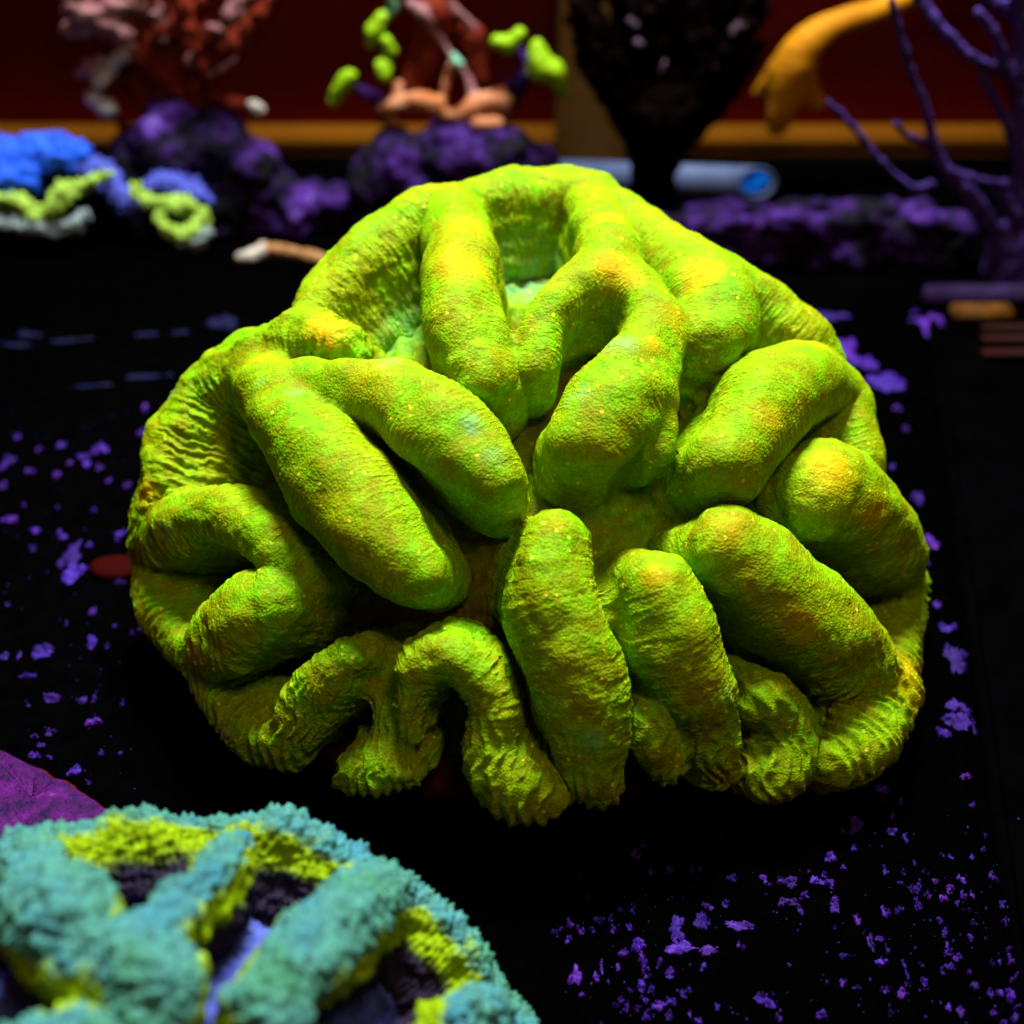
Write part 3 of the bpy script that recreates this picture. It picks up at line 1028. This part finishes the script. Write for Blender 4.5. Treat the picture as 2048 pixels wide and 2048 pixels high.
m_black = simple('black_fan', (.0016, .0006, .0006), (.007, .002, .002), 120, .9, .0006, .02)
m_pipe = simple('grey_blue_pipe', (.06, .08, .18), (.13, .16, .31), 60, .55, .0002)
m_bore = simple('bright_blue_bore', (.0, .11, .72), (.0, .20, .95), 60, .6, .0002)


def rock_mat(nt, b):
    n = noise_node(nt, 90, 6, .7)
    nt.links.new(ramp(nt, n.outputs['Fac'], [(.44, (.001, .0005, .003)), (.53, (.020, .003, .065)), (.62, (.055, .012, .17)), (.76, (.13, .08, .31))]), b.inputs['Base Color'])
    b.inputs['Roughness'].default_value = .8
    bump(nt, b, noise_node(nt, 500, 5).outputs['Fac'], .0008)


m_rock = mat('purple_rock', rock_mat)

# ------------------------------------------------------------------ blue ruffled coral on a black plug
sc1 = .3623


def L1(x, y, yy, r): return Y(x * sc1, y * sc1, yy, r * sc1)


bl = thing('ruffled_coral', tuple(on_y(150, 500, .155)), 'bright blue ruffled coral with curled lime rims beside the purple rock', 'coral')
flute = lambda V, S, CR: .0005 * np.sin(V[:, 0] * 6.28 / .0021 + 2 * vnoise(V * 250, 77))
blobby(bl, [
    ('cap', [[L1(-60, 890, .165, 150), L1(90, 880, .165, 120), L1(250, 860, .166, 125), L1(400, 860, .166, 105)],
             [L1(-40, 1000, .16, 110), L1(150, 990, .16, 90)]], 'blue'),
    ('side_lobe', [[L1(480, 930, .164, 60), L1(580, 970, .163, 75), L1(640, 1060, .161, 70), L1(740, 1160, .159, 55)],
                   [L1(870, 1040, .164, 70), L1(980, 1045, .164, 88), L1(1085, 1110, .163, 80)]], 'violet'),
    ('rim', [[L1(-20, 1110, .152, 42), L1(90, 1115, .151, 46), L1(200, 1195, .149, 46), L1(280, 1170, .149, 46), L1(345, 1070, .151, 56), L1(430, 1030, .153, 40), L1(590, 965, .156, 34)]], 'lime'),
    ('rim', [[L1(745, 1040, .157, 34), L1(830, 1120, .154, 48), L1(950, 1120, .154, 42), L1(1060, 1145, .153, 48), L1(1110, 1230, .151, 52), L1(1040, 1300, .149, 46), L1(930, 1270, .149, 38), L1(880, 1190, .151, 32)]], 'lime'),
    ('fringe', [[L1(20, 1220, .150, 40), L1(160, 1250, .148, 40), L1(300, 1260, .148, 42), L1(430, 1240, .149, 45), L1(470, 1180, .15, 36)]], 'pale'),
    ('fringe', [[L1(1000, 1350, .148, 34), L1(1090, 1350, .148, 40), L1(1140, 1290, .149, 36)]], 'pale'),
], .0007, {'blue': m_blue, 'violet': m_violet, 'lime': m_lime, 'pale': m_pale}, .0008, ((.0009, 420), (.0006, 1100)), None, 0, flute)
pl = thing('frag_plug', (-.078, .155, -.008), 'black lumpy plug carrying the blue ruffled coral', 'coral plug')
blobby(pl, [('plug_head', [[(*on_y(-60, 480, .17)[:2], .0005, .0075), (*on_y(160, 480, .17)[:2], .0005, .0085), (*on_y(330, 480, .17)[:2], .0003, .007)]], 'd'),
            ('plug_stem', [[(*on_y(-20, 480, .168)[:2], -.004, .008), (*on_y(300, 480, .168)[:2], -.004, .008)]], 'd')],
       .001, {'d': m_dark}, .001, ((.0008, 250),), -.0078)

# ------------------------------------------------------------------ purple rocks
def rock(name, label, blobs, y):
    p = on_y(blobs[0][0], blobs[0][1], y)
    t = bpy.data.objects.new('x', None)
    pts = np.array([Y(*b[:2], y + b[3], b[2]) for b in blobs])
    lo = (pts[:, :3] - pts[:, 3:4]).min(0) - .004
    hi = (pts[:, :3] + pts[:, 3:4]).max(0) + .004
    lo[2] = -.0095
    G = Grid(lo, hi, .0008)
    for q in pts:
        b = q[:3].copy(); b[2] = -.008
        G.capsules([(q[:3], q[:3] + 1e-5, q[3], q[3]), (q[:3], b, q[3] * .9, q[3] * 1.05)], .002)
    G.cut_below(-.0079)
    V, Q = G.mesh()
    V = lap(V, Q, 2)
    Nv = vnormals(V, Q)
    d = .0016 * fbm(V * 170, 91, 3) - .0014 * np.maximum(0, .42 - cells(V / .006, 93)) * 3
    V = V + Nv * d[:, None]
    V[:, 2] = np.maximum(V[:, 2], -.0079)
    return link(name, mesh_np(name, V, Q), m_rock, label=label, cat='rock')


rock('coralline_rock', 'purple crusted rock under the red pink frilly coral',
     [(330, 300, 75, 0), (430, 290, 75, .002), (500, 340, 60, 0), (270, 330, 60, .002), (330, 220, 40, .004), (560, 385, 50, 0), (420, 395, 50, -.003), (620, 400, 42, 0), (670, 405, 42, .002), (590, 425, 36, -.006)], .180)
rock('coralline_rock', 'purple crusted rock under the lime lobed coral behind the big coral',
     [(800, 330, 75, 0), (900, 320, 85, 0), (1000, 320, 75, 0), (1070, 330, 42, .002), (750, 370, 60, -.002), (850, 390, 60, -.004)], .178)
rock('coralline_rock', 'low flat purple crusted rock slab in front of the grey blue pipe',
     [*[(1320 + 30 * k, 452 + 8 * math.sin(k * 1.3), 30, .002 * math.sin(k * 2.1)) for k in range(21)], *[(1400 + 34 * k, 425 + 6 * math.sin(k * 1.7), 26, .014) for k in range(14)]], .158)

# ------------------------------------------------------------------ red pink frilly coral (left back)
rd = thing('frilly_coral', tuple(on_y(340, 220, .186)), 'dark red frilly coral with pink tips on a purple rock', 'coral')
r3 = random.Random(3)
br, tips = [], []
for k in range(46):
    x0, y0 = r3.uniform(250, 440), r3.uniform(150, 225)
    x1, y1 = r3.uniform(130, 570), r3.uniform(-150, 150)
    if x1 > 480 and y1 > 60: x1 -= 90
    yy = .186 + r3.uniform(-.008, .010)
    mx, my = (x0 + x1) / 2 + r3.uniform(-30, 30), (y0 + y1) / 2 + r3.uniform(-20, 20)
    r = r3.uniform(11, 20)
    br.append([Y(x0, y0, .186, r), Y(mx, my, (yy + .186) / 2, r), Y(x1, y1, yy, r * .7)])
    if x1 < 300 or r3.random() < .25:
        for j in range(4):
            tips.append([Y(x1 + r3.uniform(-22, 22), y1 + r3.uniform(-22, 22), yy - .002, r3.uniform(8, 15)), Y(x1 + r3.uniform(-35, 35), y1 + r3.uniform(-30, 30), yy - .003, r3.uniform(6, 11))])
tips += [[Y(140, 60, .18, 18), Y(190, 40, .18, 24), Y(250, 70, .18, 18)], [Y(180, 20, .18, 20), Y(240, 15, .18, 16)], [Y(310, 30, .18, 12), Y(320, 80, .18, 10)],
         [Y(420, 55, .178, 10), Y(445, 65, .178, 9)], [Y(375, 130, .178, 10), Y(380, 110, .178, 8)], [Y(420, 150, .178, 8), Y(470, 120, .178, 6)]]
br += [[Y(262, 285, .184, 14), Y(240, 240, .182, 14), Y(215, 205, .181, 14), Y(225, 140, .181, 12), Y(270, 90, .184, 12)], [Y(400, 180, .185, 14), Y(460, 205, .183, 12), Y(512, 217, .181, 11)],
       [Y(150, 60, .181, 12), Y(230, 100, .184, 14), Y(320, 170, .186, 18)], [Y(190, 20, .181, 12), Y(270, 60, .184, 14), Y(330, 150, .186, 18)]]
pale = [[Y(185, 195, .18, 14), Y(215, 215, .18, 18)], [Y(200, 160, .18, 14), Y(235, 120, .18, 14), Y(255, 105, .18, 10)], [Y(510, 215, .18, 14), Y(525, 220, .18, 12)]]
blobby(rd, [('branch', br, 'r'), ('tip', tips, 'p'), *[('pale_tip', [q], 'c') for q in pale]], .0009, {'r': m_red, 'p': m_pink, 'c': m_cream}, .0008, ((.0009, 350), (.0005, 900)))

# ------------------------------------------------------------------ coral with lime lobes on the middle rock
sc2 = .3623


def L2(x, y, yy, r): return Y(550 + x * sc2, y * sc2, yy, r * sc2)


ml = thing('lobed_coral', tuple(on_y(900, 245, .182)), 'orange pink coral with bright lime lobes on a purple rock', 'coral')
m_peach = simple('peach_flesh', (.44, .10, .015), (.62, .27, .15), 160, .7, .0005)
m_limeb = simple('lime_lobe', (.26, .46, .004), (.36, .62, .006), 160, .6, .0004)
m_mint = simple('mint_tip', (.16, .42, .26), (.28, .56, .42), 160, .6, .0004)
blobby(ml, [
    ('base_lobe', [[L2(600, 600, .181, 40), L2(760, 560, .180, 55), L2(880, 580, .179, 60), L2(930, 640, .178, 40)],
                   [L2(1010, 640, .179, 50), L2(1120, 580, .180, 60), L2(1240, 560, .181, 70)], [L2(640, 660, .181, 40), L2(680, 470, .184, 30)],
                   [L2(1120, 690, .177, 40), L2(1230, 680, .177, 40)]], 'peach'),
    ('stalk', [[L2(930, 560, .181, 24), L2(945, 440, .182, 22), L2(985, 350, .182, 28)]], 'peach'),
    ('stalk', [[L2(1090, 560, .182, 34), L2(1070, 440, .184, 26), L2(920, 230, .187, 18), L2(830, 80, .188, 40), L2(750, 30, .188, 34)]], 'pink'),
    ('stalk', [[L2(1090, 150, .190, 26), L2(1010, 60, .19, 26), L2(960, 10, .19, 24), L2(950, -120, .19, 30)]], 'pink'),
    ('pale_tip', [[L2(985, 310, .180, 26), L2(1015, 350, .179, 30)]], 'mint'),
    ('pale_tip', [[L2(650, 50, .186, 36), L2(640, -60, .186, 30)]], 'mint'),
    ('lime_lobe', [[L2(590, 100, .185, 40), L2(540, 180, .184, 52), L2(520, 230, .184, 34)]], 'lime'),
    ('lime_lobe', [[L2(620, 230, .183, 34), L2(640, 280, .183, 38)], [L2(600, 370, .182, 50), L2(605, 410, .181, 44)]], 'lime'),
    ('lime_lobe', [[L2(410, 420, .186, 46), L2(360, 490, .186, 46), L2(320, 560, .186, 30)]], 'lime'),
    ('lime_lobe', [[L2(1220, 230, .182, 40), L2(1290, 250, .181, 46), L2(1350, 190, .181, 40)]], 'lime'),
    ('lime_lobe', [[L2(1450, 260, .180, 48), L2(1470, 370, .179, 78), L2(1540, 400, .179, 66), L2(1590, 510, .180, 36)]], 'lime'),
    ('dark_stem', [[L2(1260, 620, .183, 50), L2(1330, 470, .183, 60), L2(1400, 380, .183, 40), L2(1330, 250, .184, 24)]], 'dark'),  # dark stems use the purple rock material
    ('dark_stem', [[L2(620, 640, .184, 60), L2(560, 540, .186, 40), L2(430, 480, .187, 22)]], 'dark'),
    ('dark_stem', [[L2(600, 420, .184, 22), L2(610, 200, .186, 20), L2(650, 30, .187, 20)]], 'dark'),
    ('backing', [[L2(760, 480, .190, 70), L2(850, 300, .191, 90), L2(900, 60, .192, 110)], [L2(1100, 450, .191, 70), L2(1090, 200, .192, 80)]], 'red'),
], .0008, {'peach': m_peach, 'pink': m_pink, 'mint': m_mint, 'lime': m_limeb, 'dark': m_rock, 'red': m_red}, .0007, ((.0004, 300), (.0002, 900)))

# ------------------------------------------------------------------ tan pillar
p = on_y(1180, 345, .215)
rp = 72 * mpp(p)
bm = bmesh.new()
prof = [(1.0, -.0079), (1.0, .012), (.96, .02), (.98, .05), (1.0, .09), (1.0, .12)]
rings = []
for f, z in prof:
    rings.append([bm.verts.new((p[0] + math.cos(t) * rp * f, .2155 + math.sin(t) * rp * f * .9, z)) for t in np.linspace(0, 2 * math.pi, 33)[:-1]])
for a, b in zip(rings, rings[1:]):
    for j in range(32):
        bm.faces.new((a[j], a[(j + 1) % 32], b[(j + 1) % 32], b[j]))
bm.faces.new(rings[-1])
me = bpy.data.meshes.new('upright_pillar'); bm.to_mesh(me); bm.free()
link('upright_pillar', me, m_tan, label='matte tan brown upright pillar standing behind the black fan', cat='pillar')

# ------------------------------------------------------------------ black sea fan
fan = thing('sea_fan', tuple(on_y(1300, 405, .182)), 'black bushy sea fan on a narrow stem before the grey blue pipe', 'sea fan')
brs = []
r4 = random.Random(9)
for k in range(90):
    t = r4.uniform(-1, 1)
    a = t * .72
    L = r4.uniform(.62, 1.25) * 400
    x1, y1 = 1325 + math.sin(a) * L * .92, 300 - math.cos(a) * L * .78
    if x1 > 1535: x1 = 1535 - r4.uniform(0, 30)
    if x1 < 1140: x1 = 1140 + r4.uniform(0, 25)
    yy = .182 + r4.uniform(-.006, .008)
    xm, ym = 1318 + (x1 - 1318) * .5 * r4.uniform(.9, 1.25), 330 + (y1 - 330) * .5
    brs.append([Y(1310 + t * 12, 330, .182, 22), Y(xm, ym, .5 * yy + .091, r4.uniform(14, 24)), Y(x1, y1, yy, r4.uniform(9, 16))])
    for j in range(2):
        u = r4.uniform(.5, 1)
        bx, by = 1318 + (x1 - 1318) * u, 330 + (y1 - 330) * u
        brs.append([Y(bx, by, yy, 10), Y(bx + r4.uniform(-32, 32), by - r4.uniform(-8, 36), yy - .002, 8)])
blobby(fan, [('stem', [[(*on_y(1305, 410, .182)[:2], -.0075, .0035), Y(1303, 395, .182, 42), Y(1306, 345, .182, 46), Y(1312, 280, .182, 62), Y(1318, 215, .182, 85)]], 's'), ('branch', brs, 's'),
             ('pale_polyp', [[Y(1255, 45, .175, 7), Y(1268, 52, .175, 9)], [Y(1150, 70, .177, 10), Y(1190, 90, .177, 8)], [Y(1322, 145, .172, 10), Y(1332, 120, .172, 6)],
                             [Y(1470, 60, .175, 9), Y(1490, 50, .175, 7)], [Y(1275, 85, .174, 8), Y(1285, 92, .174, 6)]], 'pol')],
       .0009, {'s': m_black, 'pol': simple('dusty_violet_polyp', (.07, .03, .06), (.16, .09, .15), 300)}, .0008, ((.0008, 400), (.0004, 1000)), -.0078)

# ------------------------------------------------------------------ grey blue pipe with a bright blue bore
pa = on_z(1120, 352, -.0033); pb = on_z(1516, 366, -.0033)
axd = (pb - pa) / np.linalg.norm(pb - pa)
pp = thing('short_pipe', tuple((pa + pb) / 2), 'grey blue pipe lying down with a bright blue open end', 'pipe')


def tube_mesh(name, a, b, r0, r1, seg=40, close_inner=True):
    d = (b - a) / np.linalg.norm(b - a)
    u = np.cross(d, [0, 0, 1]); u /= np.linalg.norm(u)
    v = np.cross(u, d)
    bm = bmesh.new()
    R = []
    for c, r in ((a, r0), (b - d * .0004, r0), (b, r0 - .0003), (b, r1 + .0002), (b - d * .0003, r1), (a, r1)):
        ring = []
        for t in np.linspace(0, 2 * math.pi, seg + 1)[:-1]:
            o_ = u * math.cos(t) * r + v * math.sin(t) * r
            cut = d * (o_[1] * 1.3 - o_[2] * .5) if c is not a else 0      # sawn off at a slant
            ring.append(bm.verts.new(tuple(c + o_ + cut)))
        R.append(ring)
    R.append(R[0])
    for A_, B_ in zip(R, R[1:]):
        for j in range(seg):
            bm.faces.new((A_[j], A_[(j + 1) % seg], B_[(j + 1) % seg], B_[j]))
    bmesh.ops.recalc_face_normals(bm, faces=bm.faces[:])
    me = bpy.data.meshes.new(name); bm.to_mesh(me); bm.free()
    return me


tube = link('tube', tube_mesh('tube', pa, pb, .0046, .0036), m_pipe, pp)
link('blue_plug', tube_mesh('blue_plug', pa + axd * .004, pb - axd * .0006, .0035, .0001), m_bore, tube)

# ------------------------------------------------------------------ orange hooked frond
of = thing('seaweed_frond', tuple(on_y(1600, 60, .205)), 'orange hooked seaweed frond with a forked lower end', 'seaweed')
blobby(of, [('blade', [[Y(2000, -60, .218, 20), Y(1850, -20, .212, 20), Y(1760, 20, .207, 24), Y(1680, 45, .204, 26), Y(1615, 85, .202, 36), Y(1588, 140, .202, 42), Y(1570, 200, .202, 34), Y(1555, 250, .203, 24)]], 'o'),
            ('fork', [[Y(1590, 140, .204, 30), Y(1615, 185, .204, 26), Y(1635, 205, .204, 18)], [Y(1580, 120, .205, 22), Y(1545, 150, .207, 18), Y(1515, 185, .209, 12)]], 'o'),
            ('holdfast', [[Y(2000, -60, .218, 18), Y(2120, 60, .221, 16), (*on_y(2150, 250, .222)[:2], -.0075, .003)]], 'o')],
       .0008, {'o': m_orange}, .004, ((.0003, 200),), -.0079, extra=None, lapn=2)

# ------------------------------------------------------------------ purple gorgonian, right
sc4 = .4142


def L4(x, y, yy, r): return Y(1500 + x * sc4, y * sc4, yy, r * sc4)


go = thing('branching_gorgonian', tuple(on_y(2010, 500, .150)), 'purple knobbly branching gorgonian before the red wall', 'gorgonian')
m_gorg = simple('purple_gorgonian', (.004, .0008, .02), (.13, .055, .42), 420, .75, .0007)
GB = [
    [(380, 495, .140, 14), (460, 575, .141, 18), (530, 650, .142, 18), (600, 740, .143, 18), (660, 810, .144, 18), (720, 860, .145, 19), (800, 915, .146, 20), (880, 890, .147, 22)],
    [(685, 0, .136, 22), (715, 130, .137, 20), (750, 260, .139, 20), (785, 380, .141, 20), (840, 490, .143, 22), (865, 590, .144, 24), (885, 690, .145, 30), (930, 800, .146, 34), (1000, 900, .147, 36), (1090, 1010, .148, 40), (1180, 1110, .149, 46), (1260, 1160, .150, 50)],
    [(705, 590, .139, 17), (735, 640, .140, 17), (800, 670, .142, 18), (870, 690, .145, 22)],
    [(810, -20, .150, 30), (900, 110, .149, 30), (980, 200, .149, 30), (1060, 270, .149, 28), (1140, 320, .150, 30), (1220, 335, .151, 34)],
    [(950, 820, .146, 20), (1050, 850, .145, 20), (1150, 875, .145, 18), (1240, 885, .146, 18)],
    [(1000, 870, .147, 26), (1090, 950, .147, 28), (1160, 1050, .148, 28)],
    [(1100, 60, .148, 26), (1150, 120, .148, 26), (1200, 200, .149, 26), (1230, 330, .151, 30)],
    [(1230, 330, .151, 34), (1290, 420, .152, 40), (1310, 560, .152, 46), (1320, 720, .152, 50), (1310, 900, .152, 52), (1290, 1080, .151, 56), (1270, 1180, .150, 56)],
    [(1120, 370, .150, 20), (1170, 460, .151, 22), (1220, 560, .151, 26), (1270, 680, .152, 30), (1300, 800, .152, 34)],
    [(1290, -60, .152, 46), (1310, 80, .152, 40), (1300, 200, .152, 34), (1310, 360, .152, 36)],
    [(1130, -40, .155, 40), (1200, 20, .155, 40), (1290, 60, .154, 40)],
    [(1180, 900, .147, 30), (1240, 980, .147, 34), (1280, 1060, .148, 36)],
]
grp = []
for b in GB:
    pls = [[L4(*t) for t in b]]
    grp.append(('branch', pls, 'g'))
    R = resample(pls[0], .0024)                                      # little knobs all along a branch
    for q in R:
        u = RNG.normal(size=3); u /= np.linalg.norm(u)
        c = q[:3] + u * q[3] * .75
        grp[-1][1].append([(*c, q[3] * .42), (*(c + u * q[3] * .3), q[3] * .3)])
bb = on_y(2020, 500, .150)
grp.append(('holdfast', [[(*(bb[:2]), -.0072, .006), (bb[0] - .001, bb[1], .0015, .005)]], 'g'))
blobby(go, grp, .0007, {'g': m_gorg}, .0005, ((.0003, 700),), -.0079)

# ------------------------------------------------------------------ small things round the tray
# pale sprig behind the coral
sp = thing('pale_sprig', tuple(on_z(560, 520, 0)), 'pale cream and orange sprig lying behind the lime green coral', 'sprig')


def Z(px, py, z, r):
    p = on_z(px, py, z)
    return (*p, r * mpp(p))


blobby(sp, [('stem', [[Z(500, 505, .0016, 10), Z(545, 500, .0022, 13), Z(590, 505, .0022, 12), Z(640, 520, .0016, 14), Z(690, 530, .0016, 12)]], 'o'),
            ('pale_tip', [[Z(480, 515, .0014, 12), Z(525, 505, .0016, 15)], [Z(522, 490, .003, 8), Z(528, 488, .003, 6)]], 'c')],
       .0006, {'o': simple('dull_orange', (.30, .12, .03), (.48, .24, .10), 300), 'c': m_cream}, .0006, ((.0004, 500),), .0001)

# red disc half under the coral
c = on_z(232, 1135, .0006)
q = mpp(c)
bm = bmesh.new()
rg = []
for f, z in ((1.0, .0001), (1.03, .0007), (.95, .0012), (.5, .0014)):
    rg.append([bm.verts.new((c[0] + math.cos(t) * 52 * q * f * (1 + .04 * math.sin(3 * t)), c[1] + math.sin(t) * 34 * q * f, z)) for t in np.linspace(0, 2 * math.pi, 33)[:-1]])
for a, b in zip(rg, rg[1:]):
    for j in range(32): bm.faces.new((a[j], a[(j + 1) % 32], b[(j + 1) % 32], b[j]))
bm.faces.new(rg[-1])
me = bpy.data.meshes.new('flat_disc'); bm.to_mesh(me); bm.free()
link('flat_disc', me, simple('dark_red_flat', (.025, .0006, .0003), (.034, .001, .0004), 60, .85, .0001, .03),
     label='dark red flat disc between a magenta crust and the lime green coral', cat='disc')

# magenta crusted tile behind the teal coral
tl = thing('crusted_tile', tuple(on_z(60, 1600, 0)), 'magenta purple crusted tile with a red edge behind the teal coral', 'tile')


def tile_mat(nt, b):
    n = noise_node(nt, 260, 6, .7)
    nt.links.new(ramp(nt, n.outputs['Fac'], [(.34, (.004, .0006, .03)), (.48, (.04, .001, .065)), (.62, (.085, .002, .125)), (.78, (.19, .05, .24))]), b.inputs['Base Color'])
    bump(nt, b, noise_node(nt, 1100, 4).outputs['Fac'], .0006)


top = [on_z(x, y, .0042) for x, y in ((-140, 1415), (-60, 1462), (0, 1497), (60, 1524), (120, 1556), (180, 1590), (214, 1618), (222, 1665), (200, 1730), (60, 1760), (-140, 1760))]


def slab(name, poly, z0, z1, grow, m, nz, parent):
    poly = np.array(poly)[:, :2]
    cen = poly.mean(0)
    dense = []
    for a, b in zip(poly, np.roll(poly, -1, 0)):
        n = max(2, int(np.linalg.norm(b - a) / .0009))
        dense += [a + (b - a) * k / n for k in range(n)]
    dense = np.array(dense)
    rn = vnoise(np.c_[dense * 900, np.zeros(len(dense))], 5) * .0004
    dv = dense - cen
    dl = np.linalg.norm(dv, axis=1, keepdims=True)
    bm = bmesh.new()
    rr_ = []
    for f, z in ((0, z0), (0, z1 - .0006), (-.0006, z1), (-.006, z1), (-.014, z1)):
        P = cen + dv / dl * np.maximum(dl + grow + f + rn[:, None], .0005)
        zz = z + (vnoise(np.c_[P * 700, np.zeros(len(P))], 8) * nz if z > z0 else 0)
        rr_.append([bm.verts.new((x, y, h)) for (x, y), h in zip(P, np.broadcast_to(zz, (len(P),)))])
    n = len(dense)
    for a, b in zip(rr_, rr_[1:]):
        for j in range(n): bm.faces.new((a[j], a[(j + 1) % n], b[(j + 1) % n], b[j]))
    bm.faces.new(rr_[-1])
    me = bpy.data.meshes.new(name); bm.to_mesh(me); bm.free()
    return link(name, me, m, parent)


tile_plate = slab('plate', top, .0001, .0042, 0, mat('magenta_crust', tile_mat), .0003, tl)
slab('red_edge', top, .0001, .0034, .0007, simple('dark_red_edge', (.08, .002, .002), (.14, .006, .005), 300), .0002, tile_plate)

# rails beyond the tray's right edge
rl = thing('lower_rail', (.13, .13, -.008), 'dim violet rail with an orange strip beyond the tray corner', 'rail')
za, zb = -.0079, -.001
a = on_z(1850, 572, -.001); b = on_z(2080, 572, -.001)
link('violet_bar', box_mesh('violet_bar', (a[0], a[1] - .0016, -.0079), (b[0] + .03, a[1] + .0016, -.001), .0006), simple('dim_violet', (.010, .002, .025), (.03, .008, .07), 200), rl)
a = on_z(1905, 612, -.004); b = on_z(2025, 612, -.004)
link('orange_strip', box_mesh('orange_strip', (a[0], a[1] - .0026, -.0079), (b[0], a[1] + .0022, -.004), .0006), simple('orange_strip', (.05, .012, .0005), (.20, .07, .002), 220), rl)
for yy_ in (650, 672, 700):
    a = on_z(1965, yy_, -.006)
    link('red_slat', box_mesh('red_slat', (a[0], a[1] - .001, -.0079), (a[0] + .05, a[1] + .001, -.006), .0004), simple('dark_red_slat', (.018, .001, .0005), (.035, .002, .0008), 120), rl)
